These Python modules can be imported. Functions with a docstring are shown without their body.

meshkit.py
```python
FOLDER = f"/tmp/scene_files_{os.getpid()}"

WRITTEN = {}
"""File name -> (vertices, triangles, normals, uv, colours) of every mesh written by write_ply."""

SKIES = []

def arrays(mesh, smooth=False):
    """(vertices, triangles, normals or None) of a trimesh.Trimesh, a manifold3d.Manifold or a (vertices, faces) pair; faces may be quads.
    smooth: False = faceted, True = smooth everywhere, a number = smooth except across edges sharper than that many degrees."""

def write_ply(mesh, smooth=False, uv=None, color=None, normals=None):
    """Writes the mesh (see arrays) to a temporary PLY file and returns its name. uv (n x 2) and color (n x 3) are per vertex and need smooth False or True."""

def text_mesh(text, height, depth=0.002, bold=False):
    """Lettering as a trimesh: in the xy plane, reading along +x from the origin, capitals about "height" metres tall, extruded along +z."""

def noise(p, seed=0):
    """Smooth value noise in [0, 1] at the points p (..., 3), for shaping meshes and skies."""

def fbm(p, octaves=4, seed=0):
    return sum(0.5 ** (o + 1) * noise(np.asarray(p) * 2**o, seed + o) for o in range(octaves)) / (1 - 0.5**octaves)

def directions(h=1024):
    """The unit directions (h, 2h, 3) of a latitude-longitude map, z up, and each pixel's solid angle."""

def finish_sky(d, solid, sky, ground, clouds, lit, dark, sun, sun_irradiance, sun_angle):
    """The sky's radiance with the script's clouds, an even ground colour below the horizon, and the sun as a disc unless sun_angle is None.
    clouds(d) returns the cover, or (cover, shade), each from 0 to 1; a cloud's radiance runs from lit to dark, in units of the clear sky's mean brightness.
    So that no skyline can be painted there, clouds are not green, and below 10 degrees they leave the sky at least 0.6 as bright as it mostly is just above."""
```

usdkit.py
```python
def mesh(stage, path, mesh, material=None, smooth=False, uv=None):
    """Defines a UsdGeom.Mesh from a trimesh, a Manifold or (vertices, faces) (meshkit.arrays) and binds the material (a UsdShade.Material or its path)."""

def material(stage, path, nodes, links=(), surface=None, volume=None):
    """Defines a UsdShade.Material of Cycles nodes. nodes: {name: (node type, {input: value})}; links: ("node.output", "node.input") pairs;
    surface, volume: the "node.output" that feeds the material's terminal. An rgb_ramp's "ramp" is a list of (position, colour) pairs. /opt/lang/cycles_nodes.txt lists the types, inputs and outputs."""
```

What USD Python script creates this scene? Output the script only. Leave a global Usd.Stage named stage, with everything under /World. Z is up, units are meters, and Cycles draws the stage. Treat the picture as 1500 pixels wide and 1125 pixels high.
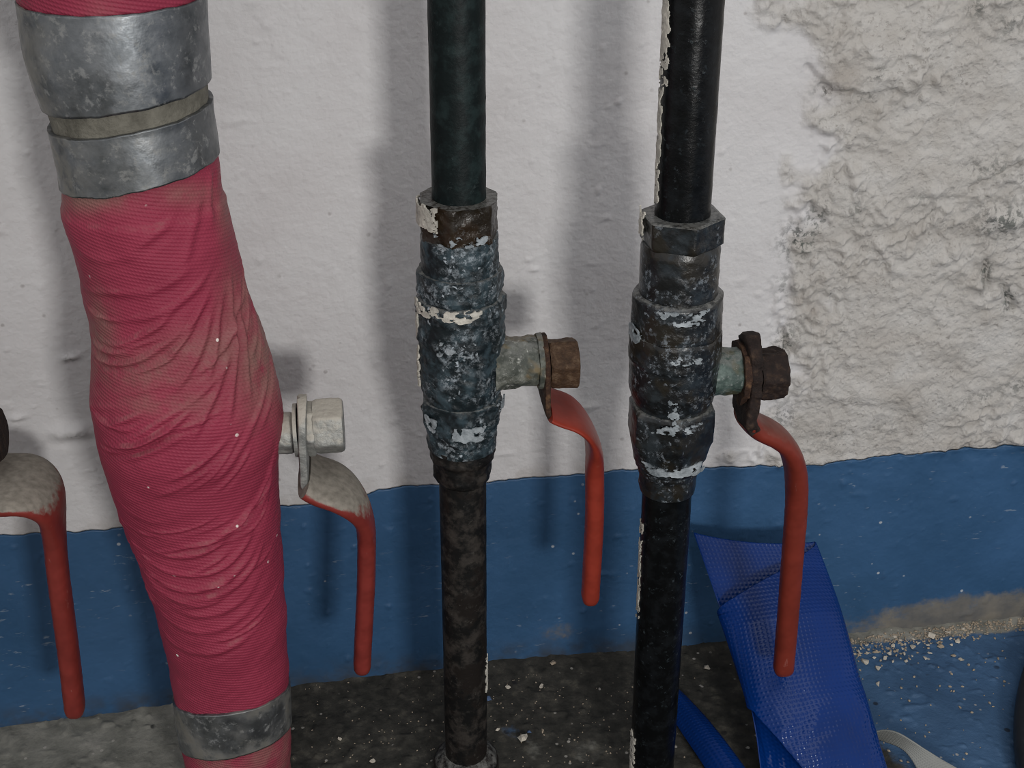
import math
import numpy as np, trimesh, usdkit, meshkit
from pxr import Usd, UsdGeom, UsdLux, UsdShade, Gf, Sdf, Vt

stage = Usd.Stage.CreateInMemory()
UsdGeom.SetStageUpAxis(stage, UsdGeom.Tokens.z)
UsdGeom.SetStageMetersPerUnit(stage, 1.0)
world = UsdGeom.Xform.Define(stage, '/World')
stage.SetDefaultPrim(world.GetPrim())

# ------------------------------------------------------------------ camera
F, YAW, PITCH = 1850.0, math.radians(7.0), math.radians(29.0)
CAM = np.array([0.0, -0.883, 0.785])
cam = UsdGeom.Camera.Define(stage, '/World/camera')
cam.CreateHorizontalApertureAttr(36.0)
cam.CreateVerticalApertureAttr(27.0)
cam.CreateFocalLengthAttr(36.0 * F / 1500)
cam.CreateClippingRangeAttr(Gf.Vec2f(0.01, 50))
cam.AddTranslateOp().Set(Gf.Vec3d(*CAM))
cam.AddRotateZOp().Set(-math.degrees(YAW))
cam.AddRotateXOp().Set(90 - math.degrees(PITCH))
cam.CreateExposureAttr(0.47)

# ------------------------------------------------------------------ light
sky = UsdLux.DomeLight.Define(stage, '/World/sky')
sky.CreateColorAttr(Gf.Vec3f(1.0, 0.99, 1.0))
sky.CreateIntensityAttr(0.155)
lamp = UsdLux.RectLight.Define(stage, '/World/lamp')
lamp.CreateWidthAttr(0.17)
lamp.CreateHeightAttr(0.17)
lamp.CreateIntensityAttr(64.0)
lamp.CreateColorAttr(Gf.Vec3f(1.0, 0.985, 0.96))
LP, LT = np.array([0.32, -1.38, 0.56]), np.array([0.10, 0.0, 0.40])
_d = (LT - LP) / np.linalg.norm(LT - LP)
lamp.AddTranslateOp().Set(Gf.Vec3d(*LP))
lamp.AddRotateZOp().Set(math.degrees(math.atan2(-_d[0], _d[1])))
lamp.AddRotateXOp().Set(90 + math.degrees(math.asin(_d[2])))

ceiling_lamp = UsdLux.RectLight.Define(stage, '/World/ceiling_lamp')
ceiling_lamp.CreateWidthAttr(1.6)
ceiling_lamp.CreateHeightAttr(1.4)
ceiling_lamp.CreateIntensityAttr(1.15)
ceiling_lamp.CreateColorAttr(Gf.Vec3f(0.98, 1.0, 1.0))
ceiling_lamp.AddTranslateOp().Set(Gf.Vec3d(0.2, -1.15, 2.35))

# ------------------------------------------------------------------ helpers
rng = np.random.default_rng(7)
FWD = np.array([math.sin(YAW) * math.cos(PITCH), math.cos(YAW) * math.cos(PITCH), -math.sin(PITCH)])
RGT = np.array([math.cos(YAW), -math.sin(YAW), 0.0])
UPV = np.cross(RGT, FWD)

def ray(px, py):
    return FWD + RGT * (px - 750) / F - UPV * (py - 562.5) / F

def at_y(px, py, Y):                      # the point of the ray on the plane y = Y
    d = ray(px, py)
    return CAM + d * ((Y - CAM[1]) / d[1])

def at_z(px, py, Z):
    d = ray(px, py)
    return CAM + d * ((Z - CAM[2]) / d[2])

def depth(p):
    return float((np.asarray(p) - CAM) @ FWD)

def smooth(a, b, x):
    t = np.clip((np.asarray(x, float) - a) / (b - a), 0, 1)
    return t * t * (3 - 2 * t)

def bend(x):                              # the wall swings gently towards the room on the left
    w = 0.05
    return -math.tan(math.radians(5)) * w * np.log1p(np.exp(np.clip(-(np.asarray(x, float) - 0.03) / w, -40, 40)))

def on_wall(px, py):
    Y = 0.0
    for _ in range(12):
        p = at_y(px, py, Y)
        Y = float(bend(p[0]))
    return p

USED = {}
def numbered(parent, name):
    k = USED.get((parent, name), 0)
    USED[(parent, name)] = k + 1
    return f'{parent}/{name}' + (f'_{k:03d}' if k else '')

BASE = {}
def thing(name, label, cat, loc, group=None):
    path = numbered('/World', name)
    x = UsdGeom.Xform.Define(stage, path)
    x.AddTranslateOp().Set(Gf.Vec3d(*map(float, loc)))
    BASE[path] = np.array(loc, float)
    tag(x.GetPrim(), label, cat, group)
    return path

def tag(p, label=None, cat=None, group=None, kind=None):
    for k, v in (('label', label), ('category', cat), ('group', group), ('kind', kind)):
        if v:
            p.SetCustomDataByKey(k, v)
    return p

def obj(name, mesh, m, parent='/World', smooth=30, uv=None, attrs=None, label=None, kind=None):
    """mesh in world coordinates becomes one Mesh prim under parent"""
    path = numbered(parent, name)
    v, f = (np.asarray(mesh[0], float), np.asarray(mesh[1], int)) if isinstance(mesh, tuple) else (np.array(mesh.vertices), np.array(mesh.faces))
    top = '/'.join(path.split('/')[:3])
    v = v - BASE.get(top if top != path else '', np.zeros(3))
    g = usdkit.mesh(stage, path, (v, f), m, smooth=smooth, uv=uv)
    for k, a in (attrs or {}).items():
        UsdGeom.PrimvarsAPI(g).CreatePrimvar(k, Sdf.ValueTypeNames.FloatArray, 'vertex').Set(Vt.FloatArray.FromNumpy(np.asarray(a, np.float32)))
    tag(g.GetPrim(), label=label, kind=kind)
    return path

def grid_faces(nr, nc, wrap=False):
    i, j = np.meshgrid(np.arange(nr - 1), np.arange(nc if wrap else nc - 1), indexing='ij')
    a, b = i * nc + j, i * nc + (j + 1) % nc
    c, d = a + nc, b + nc
    q = np.stack([a, b, d, c], -1).reshape(-1, 4)
    return np.vstack([q[:, [0, 1, 2]], q[:, [0, 2, 3]]])

def outward(v, f):
    p = v[f]
    vol = np.einsum('ij,ij->i', p[:, 0], np.cross(p[:, 1], p[:, 2])).sum()
    return (v, f[:, ::-1].copy()) if vol < 0 else (v, f)

def sheet(outer, inner):
    """two (nr, nc, 3) grids joined round the border into one closed sheet"""
    nr, nc = outer.shape[:2]
    v = np.vstack([outer.reshape(-1, 3), inner.reshape(-1, 3)])
    f = grid_faces(nr, nc)
    n = nr * nc
    idx = np.arange(n).reshape(nr, nc)
    rim = np.concatenate([idx[0, :], idx[1:, -1], idx[-1, -2::-1], idx[-2:0:-1, 0]])
    r2 = np.roll(rim, -1)
    side = np.vstack([np.stack([rim, r2, r2 + n], -1), np.stack([rim, r2 + n, rim + n], -1)])
    fa = np.vstack([f, f[:, ::-1] + n, side[:, ::-1]])
    return outward(v - v.mean(0), fa)[1], v

def closed_sheet(outer, inner):
    f, v = sheet(outer, inner)
    return v, f

HEX = lambda th: np.minimum(math.cos(math.pi / 6) / np.cos(np.mod(th, math.pi / 3) - math.pi / 6), 0.985)

def turned(p0, direction, profile, n=96, amp=0.0, freq=250, seed=0, step=0.0016, rot=0.0, lump=0.0):
    """a turned solid along an axis from p0: profile rows are (height, radius, hexness); amp and lump roughen it"""
    p0, a = np.asarray(p0, float), np.asarray(direction, float)
    a = a / np.linalg.norm(a)
    e1 = np.cross(a, [0, 1.0, 0]); e1 /= np.linalg.norm(e1)
    e2 = np.cross(a, e1)
    rows = []
    pr = [tuple(r) + (0.0,) * (3 - len(r)) for r in profile]
    for (h0, r0, k0), (h1, r1, k1) in zip(pr[:-1], pr[1:]):
        m = max(1, int(math.ceil(math.hypot(h1 - h0, r1 - r0) / step)))
        for t in np.arange(m) / m:
            rows.append((h0 + (h1 - h0) * t, r0 + (r1 - r0) * t, k0 + (k1 - k0) * t))
    rows.append(pr[-1])
    rows = np.array(rows)
    th = np.arange(n) * 2 * math.pi / n
    R = rows[:, 1:2] * ((1 - rows[:, 2:3]) + rows[:, 2:3] * HEX(th + 0 * rot)[None])
    thr = th + rot
    D = np.cos(thr)[:, None] * e1 + np.sin(thr)[:, None] * e2
    P = p0 + rows[:, 0][:, None, None] * a + R[..., None] * D[None]
    if amp or lump:
        nz = (meshkit.fbm(P * freq, 3, seed) - 0.5) * 2 * amp
        lm = np.maximum(meshkit.fbm(P * freq * 0.45, 3, seed + 11) - 0.53, 0) * 2 * lump
        P = P + (nz + lm)[..., None] * D[None] * np.clip(rows[:, 1] / 0.006, 0, 1)[:, None, None] + (a * 0.6) * (meshkit.fbm(P * freq * 0.8, 2, seed + 5) - 0.5)[..., None] * amp
    v = np.vstack([P.reshape(-1, 3), p0 + rows[0, 0] * a, p0 + rows[-1, 0] * a])
    f = grid_faces(len(rows), n, True)
    j = np.arange(n); k = (j + 1) % n; N = len(rows) * n
    f = np.vstack([f, np.stack([np.full(n, N), k, j], -1), np.stack([np.full(n, N + 1), N - n + j, N - n + k], -1)])
    c = v.mean(0)
    return outward(v - c, f)[0] + c, outward(v - c, f)[1]

def spline(pts, n):
    from scipy.interpolate import PchipInterpolator, CubicSpline
    pts = np.asarray(pts, float)
    t = np.concatenate([[0], np.cumsum(np.linalg.norm(np.diff(pts[:, :3], axis=0), axis=1))])
    return CubicSpline(t, pts, bc_type='natural')(np.linspace(0, t[-1], n)) if len(pts) > 3 else PchipInterpolator(t, pts)(np.linspace(0, t[-1], n))

def ribbon(path, width, thick, power=3.5, n=28, amp=0.0, seed=0, tip=True, start_round=False):
    """a bar swept along path (k,3) lying in a plane y = const; width runs along y, thick across it"""
    p = np.asarray(path, float)
    t = np.gradient(p, axis=0); t /= np.linalg.norm(t, axis=1, keepdims=True)
    w = np.array([0, 1.0, 0]) - t * t[:, 1:2]; w /= np.linalg.norm(w, axis=1, keepdims=True)
    q = np.cross(t, w)
    width, thick = np.broadcast_to(width, len(p)).astype(float).copy(), np.broadcast_to(thick, len(p)).astype(float).copy()
    s = np.concatenate([[0], np.cumsum(np.linalg.norm(np.diff(p, axis=0), axis=1))])
    if tip:
        e = np.clip((s[-1] - s) / (width[-1] * 0.5), 0, 1); k = np.sqrt(np.clip(1 - (1 - e) ** 2, 0.0, 1))
        width *= np.maximum(k, 0.06); thick *= np.maximum(k ** 0.6, 0.12)
    if start_round:
        e = np.clip(s / (width[0] * 0.5), 0, 1); k = np.sqrt(np.clip(1 - (1 - e) ** 2, 0, 1))
        width *= np.maximum(k, 0.15)
    th = np.arange(n) * 2 * math.pi / n
    c, sn = np.cos(th), np.sin(th)
    cx, cy = np.sign(c) * np.abs(c) ** (2 / power), np.sign(sn) * np.abs(sn) ** (2 / power)
    P = p[:, None] + width[:, None, None] * 0.5 * cx[None, :, None] * w[:, None] + thick[:, None, None] * 0.5 * cy[None, :, None] * q[:, None]
    if amp:
        D = P - p[:, None]; D /= np.linalg.norm(D, axis=2, keepdims=True) + 1e-9
        P = P + D * ((meshkit.fbm(P * 260, 3, seed) - 0.42) * 2 * amp)[..., None]
    v = np.vstack([P.reshape(-1, 3), p[0], p[-1]])
    f = grid_faces(len(p), n, True)
    j = np.arange(n); k = (j + 1) % n; N = len(p) * n
    f = np.vstack([f, np.stack([np.full(n, N), k, j], -1), np.stack([np.full(n, N + 1), N - n + j, N - n + k], -1)])
    m = v.mean(0)
    f = outward(v - m, f)[1]
    return v, f

# ------------------------------------------------------------------ materials
def mat(name, nodes, links, surface='p.BSDF'):
    return usdkit.material(stage, '/World/Looks/' + name, nodes, links, surface=surface)
UsdGeom.Scope.Define(stage, '/World/Looks')

class G:
    """a small graph writer: every call adds a node and returns its output"""
    def __init__(s): s.n, s.l, s.k = {}, [], 0
    def add(s, kind, out, **inp):
        s.k += 1; name = f'n{s.k}'; vals = {}
        for k, v in inp.items():
            if isinstance(v, str) and '.' in v and v.split('.')[0] in s.n: s.l.append((v, f'{name}.{k}'))
            else: vals[k] = v
        s.n[name] = (kind, vals)
        return f'{name}.{out}'
    def pos(s): return s.add('geometry', 'position')
    def nor_z(s): return s.add('separate_xyz', 'z', vector=s.add('geometry', 'normal'))
    def noise(s, scale, detail=3, rough=0.55, vec=None, dist=0.0): return s.add('noise_texture', 'fac', vector=vec or s.pos(), scale=scale, detail=detail, roughness=rough, distortion=dist)
    def voro(s, scale, feature='f1', vec=None): return s.add('voronoi_texture', 'distance', vector=vec or s.pos(), scale=scale, feature=feature)
    def ramp(s, fac, stops): return s.add('rgb_ramp', 'color', fac=fac, ramp=stops)
    def step(s, v, a, b, lo=0.0, hi=1.0): return s.add('map_range', 'result', value=v, from_min=a, from_max=b, to_min=lo, to_max=hi, clamp=True, range_type='smoothstep')
    def math(s, op, a, b=0.0): return s.add('math', 'value', math_type=op, value1=a, value2=b)
    def mix(s, fac, a, b, kind='mix'): return s.add('mix_color', 'result', blend_type=kind, fac=fac, a=a, b=b)
    def attr(s, name): return s.add('attribute', 'fac', attribute=name)
    def bump(s, h, dist, strength=1.0, normal=None):
        kw = dict(height=h, distance=dist, strength=strength)
        if normal: kw['normal'] = normal
        return s.add('bump', 'normal', **kw)
    def stretch(s, sc): return s.add('mapping', 'vector', vector=s.pos(), scale=sc)
    def make(s, name, **inp):
        out = s.add('principled_bsdf', 'BSDF', **inp)
        return mat(name, s.n, s.l, surface=out)

def plaster():
    g = G()
    big = g.noise(9, 4)
    col = g.ramp(big, [(0.25, (0.47, 0.452, 0.45)), (0.5, (0.52, 0.508, 0.508)), (0.75, (0.545, 0.54, 0.54))])
    col = g.mix(g.attr('rough'), col, g.ramp(g.noise(28, 4), [(0.3, (0.36, 0.335, 0.305)), (0.55, (0.43, 0.41, 0.385)), (0.75, (0.48, 0.465, 0.445))]))
    crumbs = g.math('multiply', g.attr('rough'), g.math('multiply', g.step(g.noise(260, 4, 0.65), 0.56, 0.68), g.step(g.noise(24, 3), 0.44, 0.6)))
    col = g.mix(g.math('multiply', crumbs, 0.6), col, (0.20, 0.185, 0.165))
    pit = g.math('multiply', g.step(g.math('add', g.voro(62), g.math('multiply', g.noise(200, 3), 0.16)), 0.22, 0.12), g.step(g.noise(23, 2), 0.50, 0.60))
    col = g.mix(g.math('multiply', pit, 0.55), col, (0.22, 0.20, 0.19))
    st = g.math('multiply', g.attr('stain'), g.step(g.noise(210, 4, 0.65), 0.46, 0.60))
    col = g.mix(st, col, g.ramp(g.noise(60, 2), [(0.35, (0.035, 0.04, 0.038)), (0.65, (0.12, 0.13, 0.115))]))
    col = g.mix(g.math('multiply', g.attr('grime'), 0.55), col, (0.21, 0.17, 0.13))
    h = g.math('add', g.noise(260, 3, 0.5), g.math('multiply', g.noise(90, 2), 1.4))
    h = g.math('add', h, g.math('multiply', g.attr('rough'), g.math('add', g.math('multiply', g.noise(170, 5, 0.7), 3.2), g.math('multiply', g.step(g.voro(230), 0.1, 0.5), 0.8))))
    nrm = g.bump(h, 0.00075, 0.8)
    return g.make('white_plaster', base_color=col, roughness=0.62, normal=nrm, specular_ior_level=0.35)

def blue_wall():
    g = G()
    col = g.ramp(g.noise(11, 4), [(0.3, (0.024, 0.068, 0.140)), (0.7, (0.038, 0.098, 0.20))])
    speck = g.math('multiply', g.step(g.voro(70), 0.13, 0.07), g.step(g.noise(31, 2), 0.55, 0.62))
    col = g.mix(g.math('multiply', speck, 0.8), col, (0.42, 0.44, 0.46))
    scr = g.math('multiply', g.step(g.noise(120, 3, 0.6, vec=g.stretch((0.6, 1, 2.4))), 0.63, 0.72), g.step(g.noise(8, 3), 0.46, 0.60))
    col = g.mix(g.math('multiply', scr, 0.45), col, (0.30, 0.34, 0.38))
    wear = g.step(g.math('add', g.attr('wear'), g.math('multiply', g.math('subtract', g.noise(70, 5, 0.65), 0.5), 0.9)), 0.35, 0.75)
    col = g.mix(wear, col, g.ramp(g.noise(40, 4), [(0.3, (0.085, 0.088, 0.092)), (0.7, (0.17, 0.155, 0.13))]))
    gr = g.math('multiply', g.attr('grime'), g.step(g.noise(60, 4), 0.25, 0.7))
    col = g.mix(gr, col, (0.045, 0.042, 0.036))
    h = g.math('add', g.noise(240, 3, 0.5), g.math('multiply', g.noise(80, 2), 1.3))
    return g.make('blue_paint', base_color=col, roughness=g.step(wear, 0, 1, 0.42, 0.8), normal=g.bump(h, 0.0005, 0.7), specular_ior_level=0.3)

def concrete():
    g = G()
    soil = g.ramp(g.noise(70, 5, 0.65), [(0.3, (0.014, 0.014, 0.012)), (0.55, (0.036, 0.034, 0.029)), (0.75, (0.085, 0.078, 0.062))])
    dust = g.ramp(g.noise(45, 5, 0.6), [(0.25, (0.09, 0.09, 0.078)), (0.6, (0.20, 0.195, 0.17)), (0.8, (0.28, 0.265, 0.235))])
    blue = g.ramp(g.noise(16, 4), [(0.3, (0.034, 0.072, 0.135)), (0.7, (0.050, 0.105, 0.195))])
    n = g.math('multiply', g.math('subtract', g.noise(34, 5, 0.6), 0.5), 1.1)
    col = g.mix(g.step(g.math('add', g.attr('dust'), n), 0.35, 0.65), soil, dust)
    bm = g.step(g.math('add', g.attr('bluefloor'), n), 0.35, 0.65)
    col = g.mix(bm, col, blue)
    dk = g.math('multiply', g.step(g.voro(60), 0.20, 0.12), g.step(g.noise(27, 2), 0.55, 0.63))
    col = g.mix(g.math('multiply', dk, 0.8), col, (0.012, 0.012, 0.014))
    sp = g.math('multiply', g.step(g.voro(115), 0.20, 0.12), g.step(g.noise(39, 2), 0.55, 0.60))
    col = g.mix(g.math('multiply', sp, 0.75), col, (0.33, 0.31, 0.28))
    h = g.math('add', g.noise(320, 4, 0.6), g.math('multiply', g.noise(90, 3), 1.5))
    return g.make('floor_concrete', base_color=col, roughness=g.step(bm, 0, 1, 0.85, 0.5), normal=g.bump(h, 0.0007, 0.8), specular_ior_level=0.25)

def painted_iron(name, base, mottle, white, amount, rough=0.42, brown=None, seedv=(0, 0, 0), bd=0.0006, spec=0.26):
    """dark gloss paint with mottling and chalky white scale"""
    g = G()
    p = g.add('mapping', 'vector', vector=g.pos(), location=seedv)
    col = g.mix(g.step(g.noise(85, 5, 0.65, p), 0.42, 0.66), base, mottle)
    if brown: col = g.mix(g.step(g.noise(38, 3, 0.6, p), 0.50, 0.60), col, brown)
    wob = g.add('vector_math', 'vector', math_type='multiply_add', vector1=g.add('noise_texture', 'color', vector=p, scale=190.0, detail=3.0), vector2=(0.009, 0.009, 0.009), vector3=p)
    patch = g.step(g.noise(46, 3, 0.5, p), 0.40, 0.62)
    chalk = g.math('multiply', g.step(g.noise(210, 7, 0.78, p), 0.58 - 0.12 * amount, 0.74 - 0.10 * amount), patch)
    dots = g.math('multiply', g.step(g.voro(170, vec=wob), 0.26, 0.08), g.step(g.noise(47, 2, 0.5, p), 0.48, 0.60))
    m = g.math('maximum', g.math('multiply', chalk, 0.8), g.math('multiply', dots, min(1.0, amount * 1.1)))
    col = g.mix(g.math('multiply', m, min(1.0, 0.40 + 0.5 * amount)), col, white)
    up = g.math('multiply', g.step(g.nor_z(), 0.45, 0.92), g.step(g.noise(230, 5, 0.7, p), 0.34, 0.60))
    col = g.mix(g.math('multiply', up, 0.65), col, (0.17, 0.17, 0.16))
    h = g.math('add', g.noise(420, 4, 0.6, p), g.math('multiply', m, 0.7))
    return g.make(name, base_color=col, roughness=g.step(m, 0, 1, rough, 0.8), normal=g.bump(h, bd, 0.7), specular_ior_level=spec)

def rust(name, a, b, c, rough=0.75):
    g = G()
    col = g.ramp(g.noise(170, 5, 0.68), [(0.28, a), (0.52, b), (0.72, c)])
    return g.make(name, base_color=col, roughness=rough, normal=g.bump(g.noise(380, 5, 0.65), 0.0016, 0.9), specular_ior_level=0.25)

def sleeve(name, red, dust_amt, dust_col=(0.25, 0.225, 0.19)):
    """red vinyl; dust settles where the surface faces up"""
    g = G()
    col = g.ramp(g.noise(60, 4), [(0.3, tuple(x * 0.75 for x in red)), (0.6, red)])
    scr = g.step(g.noise(170, 5, 0.7, g.stretch((1, 1, 0.35))), 0.64, 0.74)
    col = g.mix(g.math('multiply', scr, 0.35), col, (0.30, 0.15, 0.13))
    up = g.step(g.math('add', g.nor_z(), g.math('multiply', g.math('subtract', g.noise(110, 5, 0.65), 0.5), 0.9)), 0.62 - 0.42 * dust_amt, 0.95 - 0.45 * dust_amt)
    d = g.math('multiply', up, min(1.0, dust_amt * 1.1))
    col = g.mix(d, col, g.ramp(g.noise(200, 4), [(0.3, tuple(x * 0.6 for x in dust_col)), (0.7, dust_col)]))
    return g.make(name, base_color=col, roughness=g.step(d, 0, 1, 0.36, 0.85), normal=g.bump(g.noise(140, 3), 0.0005, 0.5), specular_ior_level=0.17)

def wrap_fabric():
    g = G()
    uv = g.add('texture_coordinate', 'UV')
    w1 = g.add('wave_texture', 'fac', vector=g.add('mapping', 'vector', vector=uv, rotation=(0, 0, math.radians(12))), bands_direction='y', wave_type='bands', scale=1 / (0.0024 * 6.2832) * 2.0, distortion=0.5, detail_scale=4.0)
    w2 = g.add('wave_texture', 'fac', vector=g.add('mapping', 'vector', vector=uv, rotation=(0, 0, math.radians(-14))), bands_direction='x', wave_type='bands', scale=1 / (0.0024 * 6.2832) * 2.0, distortion=0.5, detail_scale=4.0)
    weave = g.math('multiply', w1, g.math('add', g.math('multiply', w2, 0.6), 0.4))
    col = g.ramp(g.noise(14, 4), [(0.3, (0.215, 0.026, 0.050)), (0.65, (0.275, 0.036, 0.066))])
    col = g.mix(g.math('multiply', g.math('subtract', 1.0, weave), 0.25), col, (0.11, 0.014, 0.03))
    soil = g.math('multiply', g.attr('soil'), g.step(g.noise(40, 5, 0.65), 0.25, 0.62))
    col = g.mix(g.math('multiply', soil, 0.8), col, (0.19, 0.135, 0.105))
    dust = g.math('multiply', g.step(g.nor_z(), 0.18, 0.6), g.step(g.noise(90, 5, 0.7), 0.40, 0.68))
    col = g.mix(g.math('multiply', dust, 0.28), col, (0.28, 0.17, 0.15))
    dots = g.math('multiply', g.step(g.voro(75), 0.11, 0.07), g.step(g.noise(29, 2), 0.56, 0.60))
    col = g.mix(dots, col, (0.62, 0.56, 0.52))
    h = g.math('add', weave, g.math('multiply', g.noise(160, 4), 0.7))
    return g.make('red_wrap', base_color=col, roughness=0.5, normal=g.bump(h, 0.00055, 0.7), specular_ior_level=0.12)

def foil():
    g = G()
    col = g.ramp(g.noise(60, 5, 0.65), [(0.3, (0.10, 0.11, 0.118)), (0.7, (0.22, 0.23, 0.24))])
    d = g.step(g.noise(130, 6, 0.75), 0.50, 0.66)
    col = g.mix(g.math('multiply', d, 0.45), col, (0.20, 0.195, 0.18))
    gr = g.math('multiply', g.attr('soil'), g.step(g.noise(70, 5, 0.7), 0.3, 0.6))
    col = g.mix(g.math('multiply', gr, 0.85), col, (0.15, 0.14, 0.118))
    met = g.step(g.math('maximum', d, gr), 0, 1, 0.9, 0.25)
    return g.make('foil_tape', base_color=col, metallic=met, roughness=g.step(g.noise(90, 4), 0.3, 0.7, 0.33, 0.55), normal=g.bump(g.noise(120, 3), 0.0006, 0.5))

def tarp_mat(name, c0, c1, rough=0.36, pitch=0.0036):
    g = G()
    uv = g.add('texture_coordinate', 'UV')
    sc = 1 / (pitch * 6.2832) * 2.0
    w1 = g.add('wave_texture', 'fac', vector=uv, bands_direction='y', wave_type='bands', scale=sc)
    w2 = g.add('wave_texture', 'fac', vector=uv, bands_direction='x', wave_type='bands', scale=sc)
    weave = g.math('multiply', w1, w2)
    col = g.ramp(g.noise(18, 4), [(0.3, c0), (0.7, c1)])
    return g.make(name, base_color=col, roughness=rough, normal=g.bump(g.math('add', weave, g.math('multiply', g.noise(50, 3), 1.2)), 0.0006, 0.45), specular_ior_level=0.20)

def plain(name, c0, c1, scale=90, rough=0.8, bd=0.0012, metallic=0.0):
    g = G()
    return g.make(name, base_color=g.ramp(g.noise(scale, 5, 0.65), [(0.3, c0), (0.7, c1)]), roughness=rough, metallic=metallic, normal=g.bump(g.noise(scale * 4, 4, 0.6), bd, 0.8))

def dusty_steel():
    g = G()
    col = g.ramp(g.noise(110, 5, 0.65), [(0.3, (0.13, 0.135, 0.13)), (0.65, (0.30, 0.30, 0.28))])
    up = g.step(g.math('add', g.nor_z(), g.math('multiply', g.math('subtract', g.noise(150, 5, 0.65), 0.5), 1.1)), 0.1, 0.6)
    col = g.mix(g.math('multiply', up, 0.85), col, (0.34, 0.31, 0.26))
    return g.make('dusty_steel', base_color=col, metallic=g.step(up, 0, 1, 0.45, 0.0), roughness=0.55, normal=g.bump(g.noise(320, 5), 0.0009, 0.8))

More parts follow.
